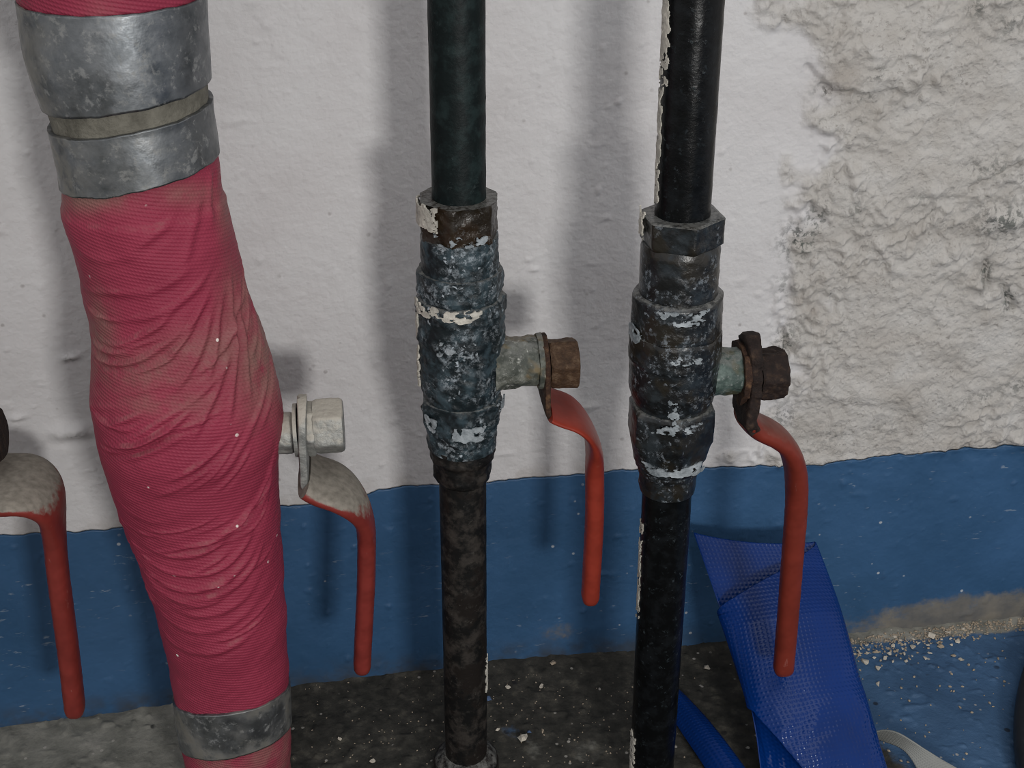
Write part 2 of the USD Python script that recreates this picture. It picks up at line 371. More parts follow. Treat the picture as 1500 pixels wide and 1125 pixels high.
M = {
    'plaster': plaster(), 'blue': blue_wall(), 'floor': concrete(),
    'body_mid': painted_iron('scaled_iron', (0.006, 0.010, 0.012), (0.032, 0.050, 0.060), (0.42, 0.47, 0.51), 0.86, 0.42),
    'body_right': painted_iron('black_scaled_iron', (0.004, 0.0045, 0.005), (0.016, 0.021, 0.025), (0.34, 0.39, 0.44), 0.50, 0.30, (0.012, 0.010, 0.007), (0.31, 0.2, 0.1), 0.0004, 0.45),
    'nut_mid': painted_iron('brown_black_iron', (0.014, 0.010, 0.006), (0.030, 0.026, 0.022), (0.48, 0.50, 0.52), 0.36, 0.22, (0.022, 0.014, 0.008), (0.7, 0.2, 0.4)),
    'pipe_mid': painted_iron('black_pipe_paint', (0.0028, 0.0058, 0.0060), (0.010, 0.018, 0.018), (0.08, 0.11, 0.11), 0.10, 0.5, None, (0.2, 0.5, 0.4), 0.00035, 0.14),
    'pipe_low': painted_iron('stained_pipe_paint', (0.005, 0.005, 0.005), (0.030, 0.026, 0.023), (0.16, 0.15, 0.13), 0.10, 0.5, (0.010, 0.008, 0.007), (0.2, 0.1, 0.9), 0.0004, 0.16),
    'pipe_right': painted_iron('glossy_black_pipe_paint', (0.0022, 0.0025, 0.0028), (0.0055, 0.0065, 0.0075), (0.12, 0.16, 0.18), 0.14, 0.26, None, (0.9, 0.5, 0.4), 0.00025, 0.15),
    'boss': painted_iron('chalky_brass', (0.045, 0.050, 0.042), (0.125, 0.13, 0.11), (0.50, 0.50, 0.46), 0.75, 0.6, (0.13, 0.10, 0.055), (0.1, 0.9, 0.4)),
    'boss_green': painted_iron('greened_brass', (0.035, 0.055, 0.048), (0.10, 0.135, 0.12), (0.45, 0.48, 0.46), 0.40, 0.5, (0.06, 0.06, 0.035), (0.5, 0.9, 0.1)),
    'rust': rust('dark_rust', (0.012, 0.006, 0.004), (0.036, 0.017, 0.010), (0.11, 0.060, 0.030)),
    'rust_nut': rust('brown_rust', (0.022, 0.011, 0.006), (0.058, 0.031, 0.016), (0.13, 0.085, 0.052), 0.6),
    'rust_black': rust('black_rust', (0.006, 0.0035, 0.003), (0.016, 0.009, 0.007), (0.050, 0.030, 0.019)),
    'steel': dusty_steel(),
    'red_clean': sleeve('red_vinyl', (0.225, 0.030, 0.018), 0.0),
    'red_dark': sleeve('dark_red_vinyl', (0.14, 0.022, 0.014), 0.12),
    'red_dusty': sleeve('dusty_red_vinyl', (0.17, 0.026, 0.021), 1.0),
    'wrap': wrap_fabric(), 'foil': foil(),
    'seam': plain('dirty_seam_tape', (0.06, 0.055, 0.042), (0.17, 0.16, 0.13)),
    'tarp': tarp_mat('blue_tarp', (0.0008, 0.0165, 0.098), (0.0012, 0.0225, 0.135), 0.20),
    'strap': tarp_mat('grey_woven', (0.15, 0.155, 0.148), (0.21, 0.215, 0.205), 0.6, 0.0026),
    'chip': plain('plaster_chip_white', (0.32, 0.285, 0.235), (0.52, 0.475, 0.40)),
    'chip_tan': plain('plaster_chip_tan', (0.20, 0.16, 0.12), (0.38, 0.31, 0.23)),
    'chip_blue': plain('paint_chip_blue', (0.04, 0.075, 0.15), (0.08, 0.13, 0.24)),
    'flake': plain('cream_paint_flake', (0.26, 0.25, 0.22), (0.52, 0.49, 0.43), rough=0.6),
    'scale': plain('white_scale', (0.06, 0.075, 0.085), (0.34, 0.37, 0.39)),
    'rubber': plain('black_rubber', (0.006, 0.006, 0.007), (0.014, 0.014, 0.015), rough=0.5, bd=0.0004),
}

# ------------------------------------------------------------------ the setting
def axis_values(lo, hi, f0, f1, fine, coarse):
    a = np.linspace(lo, f0, max(2, int((f0 - lo) / coarse) + 1))[:-1]
    b = np.linspace(f0, f1, int(round((f1 - f0) / fine)) + 1)
    c = np.linspace(f1, hi, max(2, int((hi - f1) / coarse) + 1))[1:]
    return np.concatenate([a, b, c])

PAINT = np.array([on_wall(*p)[[0, 2]] for p in [(-60, 792), (0, 785), (90, 779), (185, 773), (300, 756), (415, 740), (480, 737), (515, 737), (535, 727), (555, 716), (600, 711), (640, 712), (720, 705), (830, 697), (920, 688), (1020, 685), (1100, 683), (1180, 681), (1230, 675), (1300, 668), (1400, 658), (1500, 650), (1560, 646)]])
def paint_line(x):
    z = np.interp(x, PAINT[:, 0], PAINT[:, 1])
    return z + (meshkit.fbm(np.stack([x * 90, x * 0, x * 0], -1), 4, 3) - 0.5) * 0.004

ROUGH = np.array([on_wall(*p)[[0, 2]] for p in [(1100, 720), (1100, 675), (1135, 620), (1128, 560), (1140, 490), (1152, 400), (1165, 330), (1188, 260), (1203, 200), (1195, 140), (1162, 70), (1152, 0), (1150, -60)]])
ROUGH = ROUGH[np.argsort(ROUGH[:, 1])]
def seg_dist(x, z, pts):
    d = np.full(np.shape(x), 9.0)
    q = [on_wall(*p)[[0, 2]] for p in pts]
    for a, b in zip(q[:-1], q[1:]):
        ab = b - a
        t = np.clip(((x - a[0]) * ab[0] + (z - a[1]) * ab[1]) / (ab @ ab), 0, 1)
        d = np.minimum(d, np.hypot(x - a[0] - t * ab[0], z - a[1] - t * ab[1]))
    return d

def rough_mask(x, z):
    P = np.stack([x * 38, z * 38, 0 * x], -1)
    xb = np.interp(z, ROUGH[:, 1], ROUGH[:, 0])
    return smooth(-0.012, 0.020, x - xb + (meshkit.fbm(P, 4, 5) - 0.5) * 0.085), np.exp(-((x - xb - 0.006) / 0.016) ** 2)

def wall_relief(x, z):
    """how far the plaster stands out towards the room"""
    P = lambda s, o=0: np.stack([x * s, z * s + o, 0 * x], -1)
    warp = np.stack([(meshkit.fbm(P(30), 2, 21) - 0.5) * 0.02, (meshkit.fbm(P(30), 2, 22) - 0.5) * 0.02], -1)
    W = lambda s, sx=1.0: np.stack([(x + warp[..., 0]) * s * sx, (z + warp[..., 1] + 0.25 * x) * s, 0 * x], -1)
    m, edge = rough_mask(x, z)
    h = (meshkit.fbm(P(14), 3, 1) - 0.5) * 0.0018 + (meshkit.fbm(P(120), 3, 2) - 0.5) * 0.00055
    # stray lumps and dents on the smooth side
    n = meshkit.noise(P(75), 8)
    h += np.maximum(n - 0.91, 0) * 0.014 - np.maximum(0.055 - n, 0) * 0.012
    n2 = meshkit.noise(P(180), 9); h += np.maximum(n2 - 0.88, 0) * 0.006
    paint = paint_line(np.asarray(x)) 
    fade = smooth(-0.010, 0.004, z - paint)
    lum = meshkit.fbm(W(52, 0.62), 4, 31)
    ridge = 1 - np.abs(meshkit.fbm(W(95, 0.6), 3, 32) * 2 - 1)
    busy = 0.35 + 0.65 * smooth(0.38, 0.62, meshkit.fbm(P(17), 3, 36))
    r = (lum - 0.45) * 0.0056 + busy * ((ridge - 0.75) * 0.0034 + np.maximum(meshkit.noise(W(150), 34) - 0.58, 0) * 0.0085 + np.maximum(meshkit.noise(W(290), 35) - 0.55, 0) * 0.0070 - np.maximum(0.3 - meshkit.noise(W(130), 37), 0) * 0.0065)
    h += m * fade * (r + 0.0008)
    crumb = np.maximum(meshkit.noise(P(230), 41) - 0.52, 0) * 0.0075 + (meshkit.fbm(P(150), 3, 42) - 0.5) * 0.003
    h += edge * fade * crumb * smooth(0.35, 0.6, meshkit.fbm(P(28), 2, 43))
    # the thick flap of old plaster at the top
    q = np.array([on_wall(*p)[[0, 2]] for p in [(1150, 80), (1170, 98), (1195, 118), (1215, 132), (1232, 137), (1248, 132), (1262, 140), (1285, 135), (1310, 130), (1330, 140), (1360, 95), (1400, 60)]])
    low = np.interp(x, q[:, 0], q[:, 1], left=9, right=9) + (meshkit.fbm(P(160), 3, 44) - 0.5) * 0.006
    h += smooth(0.0, 0.0022, z - low) * (0.0010 + 0.0040 * meshkit.fbm(P(70), 3, 45)) * (1 - smooth(0.03, 0.06, z - low)) * smooth(q[0, 0] + 0.003, q[3, 0], x) * smooth(q[-1, 0] - 0.002, q[-4, 0], x)
    for pts, w, dpt in [([(1443, 385), (1444, 412), (1452, 425)], 0.0022, 0.0065), ([(1468, 420), (1478, 438), (1484, 452)], 0.0024, 0.0070), ([(1180, 95), (1215, 133), (1245, 133)], 0.0016, 0.004),
                        ([(1345, 330), (1375, 305)], 0.002, 0.003), ([(1145, 482), (1150, 508), (1162, 518)], 0.002, 0.004), ([(1190, 455), (1192, 480)], 0.0016, 0.003), ([(1420, 278), (1450, 262), (1500, 240)], 0.0024, 0.004)]:
        d = seg_dist(x, z, pts) + (meshkit.fbm(P(220), 2, 46) - 0.5) * 0.003
        h -= np.exp(-(np.maximum(d, 0) / w) ** 2) * dpt
    for (px, py, rr, hh) in [(105, 632, 0.014, 0.0050), (104, 522, 0.006, 0.0035), (25, 612, 0.005, 0.003), (1365, 282, 0.009, 0.0045), (1425, 612, 0.008, 0.004), (1465, 322, 0.020, 0.004), (888, 320, 0.0045, 0.0012), (782, 395, 0.004, 0.0015)]:
        c = on_wall(px, py)
        d = np.hypot((x - c[0]), (z - c[2]) * 1.9)
        h += np.exp(-(d / rr) ** 2) * hh * (0.5 + meshkit.fbm(P(170), 3, 47))
        # undercut below the lump
        h -= np.exp(-(np.hypot(x - c[0], (z - c[2] + rr * 0.62) * 3) / rr) ** 2) * hh * 0.55
    # bumps under the paint just below the line at the right
    h += 0.5 * m * (1 - fade) * (lum - 0.45) * 0.006 * smooth(-0.05, 0, z - paint)
    return h * smooth(1.0, 0.75, np.abs(x)) * smooth(1.1, 0.8, z)

def stain_mask(x, z):
    s = np.zeros(np.shape(x))
    for (px, py, rx, rz, k) in [(1172, 352, 28, 26, 1.0), (1195, 322, 18, 24, 0.9), (1205, 300, 14, 12, .5), (1465, 322, 46, 24, 0.9), (1150, 500, 20, 26, 0.8), (1148, 420, 16, 22, 0.5), (1145, 610, 26, 26, 0.6), (1252, 305, 10, 20, 0.55), (1452, 245, 50, 16, 0.55),
                               (1478, 438, 10, 22, 1.0), (1445, 400, 8, 22, .9), (1285, 105, 14, 9, 0.8), (1430, 12, 16, 12, .7), (1480, 30, 26, 20, .55), (1485, 565, 30, 14, 0.6), (1440, 580, 34, 12, .5), (1400, 594, 26, 10, 0.45), (1215, 133, 22, 6, .9), (1265, 142, 18, 5, .6), (104, 524, 9, 6, .6), (108, 636, 16, 4, .5), (1240, 470, 6, 5, .9), (1300, 625, 40, 20, .3), (1210, 640, 30, 20, .35), (1345, 290, 20, 12, .35)]:
        c = on_wall(px, py)
        s = np.maximum(s, k * np.exp(-((x - c[0]) / (rx * 0.00056)) ** 2 - ((z - c[2]) / (rz * 0.00064)) ** 2))
    return s

xs = axis_values(-1.5, 1.6, -0.40, 0.66, 0.0015, 0.08)
zu = np.concatenate([np.linspace(0, 1, 300)[:-1] ** 1.0 * 0.50, 0.50 + np.linspace(0, 1, 22) ** 1.6 * 1.7])
zl = np.linspace(0, 1, 118)
PL = paint_line(xs)
def wall_grid(Z, X):
    h = wall_relief(X, Z)
    return np.stack([X, bend(X) - h, Z], -1), h
X = np.broadcast_to(xs, (len(zu), len(xs)))
Zu = PL[None] + zu[:, None] * (2.3 - PL[None]) / 2.2
PU, _ = wall_grid(Zu, X)
mU = rough_mask(X, Zu)[0]
grimeU = 0.5 * smooth(0.02, 0.0, Zu - PL[None]) * smooth(0.45, 0.7, meshkit.fbm(np.stack([X * 60, Zu * 60, 0 * X], -1), 3, 61))
for (px, py, r) in [(1190, 455, 14), (1170, 440, 10), (1230, 110, 26)]:
    c = on_wall(px, py)
    grimeU = np.maximum(grimeU, 0.7 * np.exp(-(np.hypot(X - c[0], Zu - c[2]) / (r * 0.0006)) ** 2))
def back_shell(P, t=0.12):
    """closes a wall front (grid) with a flat back"""
    nr, nc = P.shape[:2]
    v = P.reshape(-1, 3)
    f = grid_faces(nr, nc)
    idx = np.arange(nr * nc).reshape(nr, nc)
    rim = np.concatenate([idx[0, :], idx[1:, -1], idx[-1, -2::-1], idx[-2:0:-1, 0]])
    b = v[rim].copy(); b[:, 1] = t
    N = len(v); k = np.arange(len(rim)); k2 = (k + 1) % len(rim)
    side = np.vstack([np.stack([rim[k], N + k, rim[k2]], -1), np.stack([rim[k2], N + k, N + k2], -1)])
    cen = N + len(rim)
    cap = np.stack([np.full(len(rim), cen), N + k2, N + k], -1)
    v = np.vstack([v, b, b.mean(0)])
    return v, np.vstack([f, side, cap]), len(rim) + 1
def pad(a, k):
    return np.concatenate([np.asarray(a).ravel(), np.zeros(k)])
v, f, k = back_shell(PU)
wall = obj('wall_back', (v, f), M['plaster'], smooth=True, attrs={'rough': pad(mU, k), 'stain': pad(stain_mask(X, Zu), k), 'grime': pad(grimeU, k)})
tag(stage.GetPrimAtPath(wall), 'white plastered wall, rough and flaking on the right, behind the pipes', 'wall', kind='structure')
Xl = np.broadcast_to(xs, (len(zl), len(xs)))
Zl = -0.004 + zl[:, None] * (PL[None] + 0.004)
PLo, _ = wall_grid(Zl, Xl)
PLo[..., 1] -= 0.0002
c0, c1 = on_wall(1240, 860), on_wall(1500, 850)
top = np.interp(Xl, [on_wall(1040, 975)[0], on_wall(1230, 890)[0], on_wall(1340, 868)[0], on_wall(1400, 855)[0], on_wall(1500, 840)[0]], [0.0, on_wall(1230, 890)[2], on_wall(1340, 876)[2], on_wall(1400, 866)[2], on_wall(1500, 858)[2]])
wear = smooth(-0.012, 0.016, top - Zl) * smooth(on_wall(1060, 940)[0], on_wall(1400, 900)[0], Xl) * 0.75 + 0.12 * smooth(0.03, 0.0, Zl)
c = on_wall(820, 925)
wear = np.maximum(wear, 0.55 * np.exp(-((Xl - c[0]) / 0.035) ** 2 - ((Zl - c[2]) / 0.016) ** 2))
grimeL = smooth(0.035, 0.0, Zl) * (0.75 - 0.75 * smooth(0.22, 0.34, Xl))
v, f, k = back_shell(PLo)
band = obj('trim_1', (v, f), M['blue'], smooth=True, attrs={'wear': pad(wear, k), 'grime': pad(grimeL, k)})
tag(stage.GetPrimAtPath(band), 'blue painted band along the foot of the white wall', 'painted skirting', kind='structure')

# floor: fine near the wall foot, coarse out in the room
ys = -axis_values(-0.03, 2.6, -0.029, 0.34, 0.0015, 0.08)
XF, YF = np.meshgrid(xs, ys)
PFn = lambda s: np.stack([XF * s, YF * s, 0 * XF], -1)
hf = (meshkit.fbm(PFn(16), 3, 71) - 0.5) * 0.0045 + (meshkit.fbm(PFn(120), 3, 72) - 0.5) * 0.0008 + np.maximum(meshkit.noise(PFn(160), 73) - 0.72, 0) * 0.006
tw = np.clip((YF - bend(XF)) / 0.05 + 1, 0, 1)       # 1 at the wall foot
hf += 0.006 * tw ** 2 * meshkit.fbm(PFn(50), 3, 74)
hf *= smooth(1.0, 0.8, np.abs(XF)) * smooth(-0.9, -0.5, YF)
xr = at_z(1215, 1010, 0)[0]
bluef = smooth(-0.02, 0.03, XF - at_z(1195, 990, 0)[0] + 0.25 * (YF + 0.05)) * (1 - 0.9 * smooth(0.5, 0.85, tw)) 
dust = np.maximum(smooth(at_z(330, 1100, 0)[0] + 0.03, at_z(240, 1080, 0)[0], XF), 0.9 * smooth(0.45, 0.8, tw) * smooth(at_z(1150, 970, 0)[0], at_z(1260, 960, 0)[0], XF))
c = at_z(820, 1110, 0); dust = np.maximum(dust, 0.42 * np.exp(-((XF - c[0]) / 0.05) ** 2 - ((YF - c[1]) / 0.03) ** 2))
c = at_z(750, 1070, 0); bluef = np.maximum(bluef, 0.36 * np.exp(-((XF - c[0]) / 0.03) ** 2 - ((YF - c[1]) / 0.02) ** 2))
v = np.stack([XF, YF, hf], -1)
nr, nc = XF.shape
fl = obj('floor', (v.reshape(-1, 3), grid_faces(nr, nc)[:, ::-1]), M['floor'], smooth=True, attrs={'bluefloor': bluef.ravel(), 'dust': dust.ravel()})
tag(stage.GetPrimAtPath(fl), 'dirty concrete floor at the foot of the wall, painted blue on the right', 'floor', kind='structure')
from scipy.interpolate import RegularGridInterpolator
_fi = RegularGridInterpolator((xs, ys[::-1]), hf.T[:, ::-1], bounds_error=False, fill_value=0)
def floor_h(x, y): return float(_fi([[x, y]])[0])

# ------------------------------------------------------------------ pipes and valves
class Axis:
    """a near-vertical axis through two pixels on the plane y = Y"""
    def __init__(s, x0, x1, Y):
        s.Y, a, b = Y, at_y(x0, 0, Y), at_y(x1, 1100, Y)
        s.a, s.k = a, (b[0] - a[0]) / (b[2] - a[2])
    def p(s, z): return np.array([s.a[0] + s.k * (z - s.a[2]), s.Y, z])
    def at(s, py):                         # the axis point seen on row py
        z = 0.3
        for _ in range(20):
            q = s.p(z); px = 750 + F * ((q - CAM) @ RGT) / depth(q)
            z = at_y(px, py, s.Y)[2]
        return s.p(z)
    def size(s, py, px): return px * depth(s.at(py)) / F
    def profile(s, rows):                  # rows (py, half width in px, hexness) -> (height, radius, hexness) from the first row
        z0 = s.at(rows[0][0])[2]
        return s.at(rows[0][0]), np.array([s.k, 0, 1.0]), [(-(z0 - s.at(r[0])[2]) * math.hypot(1, s.k), s.size(r[0], r[1]), r[2] if len(r) > 2 else 0.0) for r in rows]

A_RED, A_MID, A_RIGHT, A_LEFT = Axis(163, 352, -0.125), Axis(668.5, 683, -0.125), Axis(1017, 956, -0.165), Axis(-215, -60, -0.118)

def turned_px(ax, rows, **kw):
    p0, d, pr = ax.profile(rows)
    return turned(p0, d, pr, **kw)

def shell(ax, r, y0, y1, th0, th1, cut, seed, t=0.0006, nth=90, nz=160, freq=230):
    """a ragged skin of old paint on a pipe: faces where the noise is high between rows y0..y1 and angles th0..th1 (0 = +x, -90 = towards the camera)"""
    z0, z1 = ax.at(y1)[2], ax.at(y0)[2]
    th, z = np.meshgrid(np.radians(np.linspace(th0, th1, nth)), np.linspace(z0, z1, nz))
    ctr = np.stack([ax.a[0] + ax.k * (z - ax.a[2]), np.full_like(z, ax.Y), z], -1)
    rr = r(z) if callable(r) else r
    D = np.stack([np.cos(th), np.sin(th), 0 * th], -1)
    P = ctr + D * (rr + 0 * th)[..., None]
    n = meshkit.fbm(P * freq, 4, seed)
    edge = np.minimum(np.minimum(np.linspace(0, 1, nth)[None], 1 - np.linspace(0, 1, nth)[None]), np.minimum(np.linspace(0, 1, nz)[:, None], 1 - np.linspace(0, 1, nz)[:, None])) * 6
    keep = (n - cut - 0.25 * (1 - np.clip(edge, 0, 1))) > 0
    O = P + D * (t + 0.0012 * np.clip(meshkit.fbm(P * 240, 2, seed + 3) - 0.45, 0, 1))[..., None]
    I = P - D * 0.0004
    f = grid_faces(nz, nth)
    ok = keep.ravel()[f].all(1)
    f = f[ok]
    if not len(f): return None
    N = P.shape[0] * P.shape[1]
    e = np.vstack([f[:, [0, 1]], f[:, [1, 2]], f[:, [2, 0]]])
    key = {}
    for a, b in e:
        k = (min(a, b), max(a, b)); key[k] = None if k in key else (a, b)
    rim = np.array([x for x in key.values() if x is not None])
    side = np.vstack([np.stack([rim[:, 0], rim[:, 0] + N, rim[:, 1]], -1), np.stack([rim[:, 1], rim[:, 0] + N, rim[:, 1] + N], -1)])
    v = np.vstack([O.reshape(-1, 3), I.reshape(-1, 3)])
    ff = np.vstack([f, f[:, ::-1] + N, side])
    m = trimesh.Trimesh(v, ff, process=False); m.remove_unreferenced_vertices()
    m.fix_normals() if len(m.faces) < 4000 else None
    return m

def pipe(ax, r, z0, z1, m, name, label, amp=0.0003, seed=0):
    lo = ax.p(z0)
    t = thing(name, label, 'pipe', lo)
    h = (z1 - z0) * math.hypot(1, ax.k)
    obj('pipe_wall', turned(lo, [ax.k, 0, 1], [(0, r * 0.8), (0, r), (h, r), (h, r * 0.8)], n=64, amp=amp, freq=140, seed=seed, step=0.004), m, t, smooth=40)
    return t

# ---- middle pipe run
R1 = 0.0172
zt, zb = A_MID.at(318)[2], A_MID.at(698)[2]
up_mid = pipe(A_MID, R1, A_MID.at(330)[2], 1.25, M['pipe_mid'], 'water_pipe', 'dull greenish-black steel pipe rising from the top nut of the middle valve', seed=1)
lo_mid = pipe(A_MID, R1 * 0.985, 0.001, A_MID.at(690)[2], M['pipe_low'], 'water_pipe', 'brown-stained black pipe running from the middle valve down to the floor', seed=2)
p = A_MID.p(0)
obj('floor_collar', turned(p + [0, 0, -0.003], [0, 0, 1], [(0, 0.017), (0, 0.027), (0.016, 0.026), (0.021, 0.021), (0.024, 0.0175), (0.024, 0.010)], amp=0.0012, seed=4), M['pipe_low'], lo_mid, label='dirty iron collar at the foot of the pipe')
for a in [(A_MID, R1, 958, 1012, -28, 6, 0.40, 91)]:
    s = shell(*a)
    if s is not None: obj('paint_flake', s, M['flake'], lo_mid, label='curl of loose pale paint')

def lever(t, ax, pts_plate, pts_sleeve, mp, ms, w_plate=0.030, w_bend=0.034, w_grip=0.019, th_plate=0.0045, th_bend=0.0075, th_grip=0.0135, amp=0.0, Yoff=0.0, seed=0):
    Y = ax.Y + Yoff
    P = np.array([at_y(px, py, Y) for px, py in pts_plate])
    q = spline(P, 40)
    obj('lever_plate', ribbon(q, w_plate, th_plate, power=6, amp=amp, seed=seed, tip=False, start_round=True), mp, t)
    P = np.array([at_y(px, py, Y) for px, py in pts_sleeve])
    q = spline(P, 150)
    s = np.linspace(0, 1, 150)
    k = smooth(0.12, 0.42, s)
    obj('lever_sleeve', ribbon(q, w_bend + (w_grip - w_bend) * k, th_bend + (th_grip - th_bend) * k, power=2.4, amp=0.0003, seed=seed), ms, t, label='red vinyl sleeve on the lever')

def hex_x(p0, L, r, rot=0.0, amp=0.0, seed=0, lump=0.0, ch=0.0015):
    return turned(p0, [1, 0, 0], [(0, r * 0.3, 0), (0, r * 0.93, 0.6), (ch, r, 1), (L - ch, r, 1), (L - ch * 0.3, r * 0.95, 0.7), (L, r * 0.85, 0.3), (L, r * 0.3, 0)], amp=amp, seed=seed, lump=lump, rot=rot)

# ---- middle valve
mv = thing('ball_valve', 'middle ball valve crusted with blue-grey and white scale, brown nut and bright red lever', 'valve', A_MID.at(700))
obj('gland_nut', turned_px(A_MID, [(288, 42), (288, 59, .3), (292, 61.5, 1), (338, 60, 1), (344, 58, .6), (348, 52), (348, 42)], amp=0.0011, seed=12, lump=0.002, rot=0.26), M['nut_mid'], mv, label='brown-black gland nut at the top')
obj('neck', turned_px(A_MID, [(342, 40), (342, 57), (398, 57), (398, 40)], amp=0.0009, seed=13, lump=0.0015), M['body_mid'], mv)
obj('union_ring', turned_px(A_MID, [(390, 50), (391, 61), (394, 64, .4), (420, 64.5, .5), (424, 61, .2), (432, 58), (432, 50)], amp=0.0010, seed=14, lump=0.002), M['body_mid'], mv)
obj('valve_body', turned_px(A_MID, [(428, 48), (430, 62), (434, 66, .3), (452, 66.5, .3), (456, 64.5, .2), (488, 65, .1), (494, 62), (510, 60.5), (545, 61), (570, 57), (588, 50), (588, 36)], amp=0.0011, seed=15, lump=0.003), M['body_mid'], mv)
obj('end_nut', turned_px(A_MID, [(574, 44), (576, 58, .2), (580, 64, 1), (604, 63, 1), (612, 59, .7), (622, 56, .6), (642, 51, .4), (650, 49), (650, 36)], amp=0.0013, seed=16, lump=0.004, rot=0.4), M['body_mid'], mv)
obj('tail_nut', turned_px(A_MID, [(646, 36), (646, 48), (664, 47.5), (668, 44), (672, 43), (676, 44.5, .5), (690, 44, .5), (697, 39), (702, 34), (702, 30)], amp=0.0009, seed=17, lump=0.0015, rot=0.2), M['pipe_low'], mv, label='dark brown-black tail nut')
def stem(t, ax, py, x0, x1, hpx, m, cone=1.15, seed=0, amp=0.0012, lump=0.003):
    a, b = at_y(x0, py, ax.Y), at_y(x1, py, ax.Y)
    r = hpx * depth(a) / F / 1.06
    obj('stem_boss', turned(a, [1, 0, 0], [(0, r * 0.4), (0, r * cone), ((b[0] - a[0]) * 0.25, r * 1.02), (b[0] - a[0] - 0.003, r), (b[0] - a[0], r * 0.9), (b[0] - a[0], r * 0.3)], n=72, amp=amp, seed=seed, lump=lump), m, t)
    return r
stem(mv, A_MID, 532, 722, 791, 39, M['boss'], seed=21)
a = at_y(786, 529, A_MID.Y)
obj('washer', turned(a, [1, 0, 0], [(0, 0.005), (0, 0.0190), (0.0035, 0.0195), (0.0035, 0.005)], n=72, amp=0.0012, lump=.004, seed=22), M['boss'], mv, label='crusted pale washer')
lever(mv, A_MID, [(796, 492), (797, 515), (797, 545), (797, 575), (800, 592), (806, 598)], [(800, 590), (816, 597), (836, 604), (856, 620), (868, 646), (871, 690), (871, 750), (868, 815), (864, 884)], M['rust'], M['red_clean'], w_plate=0.040, w_bend=0.054, amp=0.0009, seed=23)
a = at_y(803, 533, A_MID.Y)
obj('lever_nut', hex_x(a, 0.0200, 0.0185, rot=0.2, amp=0.0008, seed=24, lump=0.001), M['rust_nut'], mv, label='brown rusted hexagon nut')
rc = lambda z: A_MID.size(305, 60.5)
for (y0, y1, t0, t1, cut, sd, ms, rr) in [(286, 322, -205, -125, 0.30, 92, 'flake', A_MID.size(305, 61.5)), (322, 346, -140, -40, 0.56, 93, 'scale', A_MID.size(335, 58)), (426, 447, -190, -60, 0.47, 94, 'flake', A_MID.size(440, 66)), (596, 618, -110, -60, 0.40, 95, 'scale', A_MID.size(606, 60)), (590, 612, -155, -130, 0.38, 96, 'scale', A_MID.size(600, 61)), (440, 560, -190, -165, 0.44, 97, 'flake', A_MID.size(500, 63.5)), (575, 590, -45, -10, 0.45, 98, 'scale', A_MID.size(582, 62)), (470, 500, -140, -60, 0.57, 99, 'scale', A_MID.size(485, 64.5))]:
    s = shell(A_MID, rr, y0, y1, t0, t1, cut, sd, t=0.0007, nz=90)
    if s is not None: obj('scale_crust' if ms == 'scale' else 'paint_flake', s, M[ms], mv, label='white mineral crust' if ms == 'scale' else 'flap of old cream paint')

# ---- right pipe run
R2 = 0.0170
up_r = pipe(A_RIGHT, R2 * 1.02, A_RIGHT.at(338)[2], 1.25, M['pipe_right'], 'water_pipe', 'glossy black steel pipe with peeling pale paint down its left side, above the right valve', seed=31)
lo_r = pipe(A_RIGHT, R2 * 1.02, 0.001, A_RIGHT.at(704)[2], M['pipe_right'], 'water_pipe', 'plain black pipe below the right valve, left of the blue tarp', seed=32)
for (t, y0, y1, t0, t1, cut, sd) in [(up_r, -40, 130, -205, -150, 0.40, 101), (up_r, 120, 300, -205, -163, 0.36, 102), (lo_r, 760, 905, -205, -165, 0.42, 103), (lo_r, 1060, 1140, -205, -150, 0.46, 104)]:
    s = shell(A_RIGHT, R2 * 1.02, y0, y1, t0, t1, cut, sd)
    if s is not None: obj('paint_flake', s, M['flake'], t, label='peeling pale paint')

rv = thing('ball_valve', 'right glossy black ball valve with black-rusted nut, dark red lever hanging before the blue tarp', 'valve', A_RIGHT.at(715))
obj('gland_nut', turned_px(A_RIGHT, [(312, 40), (312, 60, 1), (314, 64.5, 1), (350, 63, 1), (354, 58, .5), (357, 52), (357, 40)], amp=0.0005, seed=41, rot=0.62), M['body_right'], rv)
obj('neck', turned_px(A_RIGHT, [(352, 40), (352, 56), (362, 58.5), (426, 57.5), (434, 54), (434, 40)], amp=0.0004, seed=42, lump=0.0010), M['body_right'], rv)
obj('union_ring', turned_px(A_RIGHT, [(424, 50), (426, 62), (430, 68, .3), (480, 68.5, .4), (484, 64), (486, 50)], amp=0.0004, seed=43, lump=0.0010), M['body_right'], rv)
obj('valve_body', turned_px(A_RIGHT, [(478, 50), (480, 66), (486, 69, .2), (518, 69, .2), (522, 66), (560, 65), (578, 60), (592, 52), (596, 36)], amp=0.0004, seed=44, lump=0.0010), M['body_right'], rv)
obj('end_nut', turned_px(A_RIGHT, [(584, 45), (588, 60, .3), (594, 66.5, .8), (634, 65.5, .8), (640, 62, .5), (662, 55, .3), (668, 51), (668, 40)], amp=0.0004, seed=45, lump=0.0010, rot=0.5), M['body_right'], rv)
obj('tail_nut', turned_px(A_RIGHT, [(662, 38), (662, 51), (676, 49), (680, 45), (684, 45), (688, 43.5, .4), (704, 43, .4), (714, 40), (716, 34)], amp=0.0004, seed=46, lump=0.0010), M['body_right'], rv)
stem(rv, A_RIGHT, 546, 1020, 1086, 36, M['boss_green'], cone=1.2, seed=47)
a = at_y(1080, 544, A_RIGHT.Y)
obj('washer', turned(a, [1, 0, 0], [(0, 0.005), (0, 0.0200), (0.004, 0.0205), (0.004, 0.005)], n=72, amp=0.0016, lump=.006, seed=48), M['rust'], rv, label='crusted brown washer')
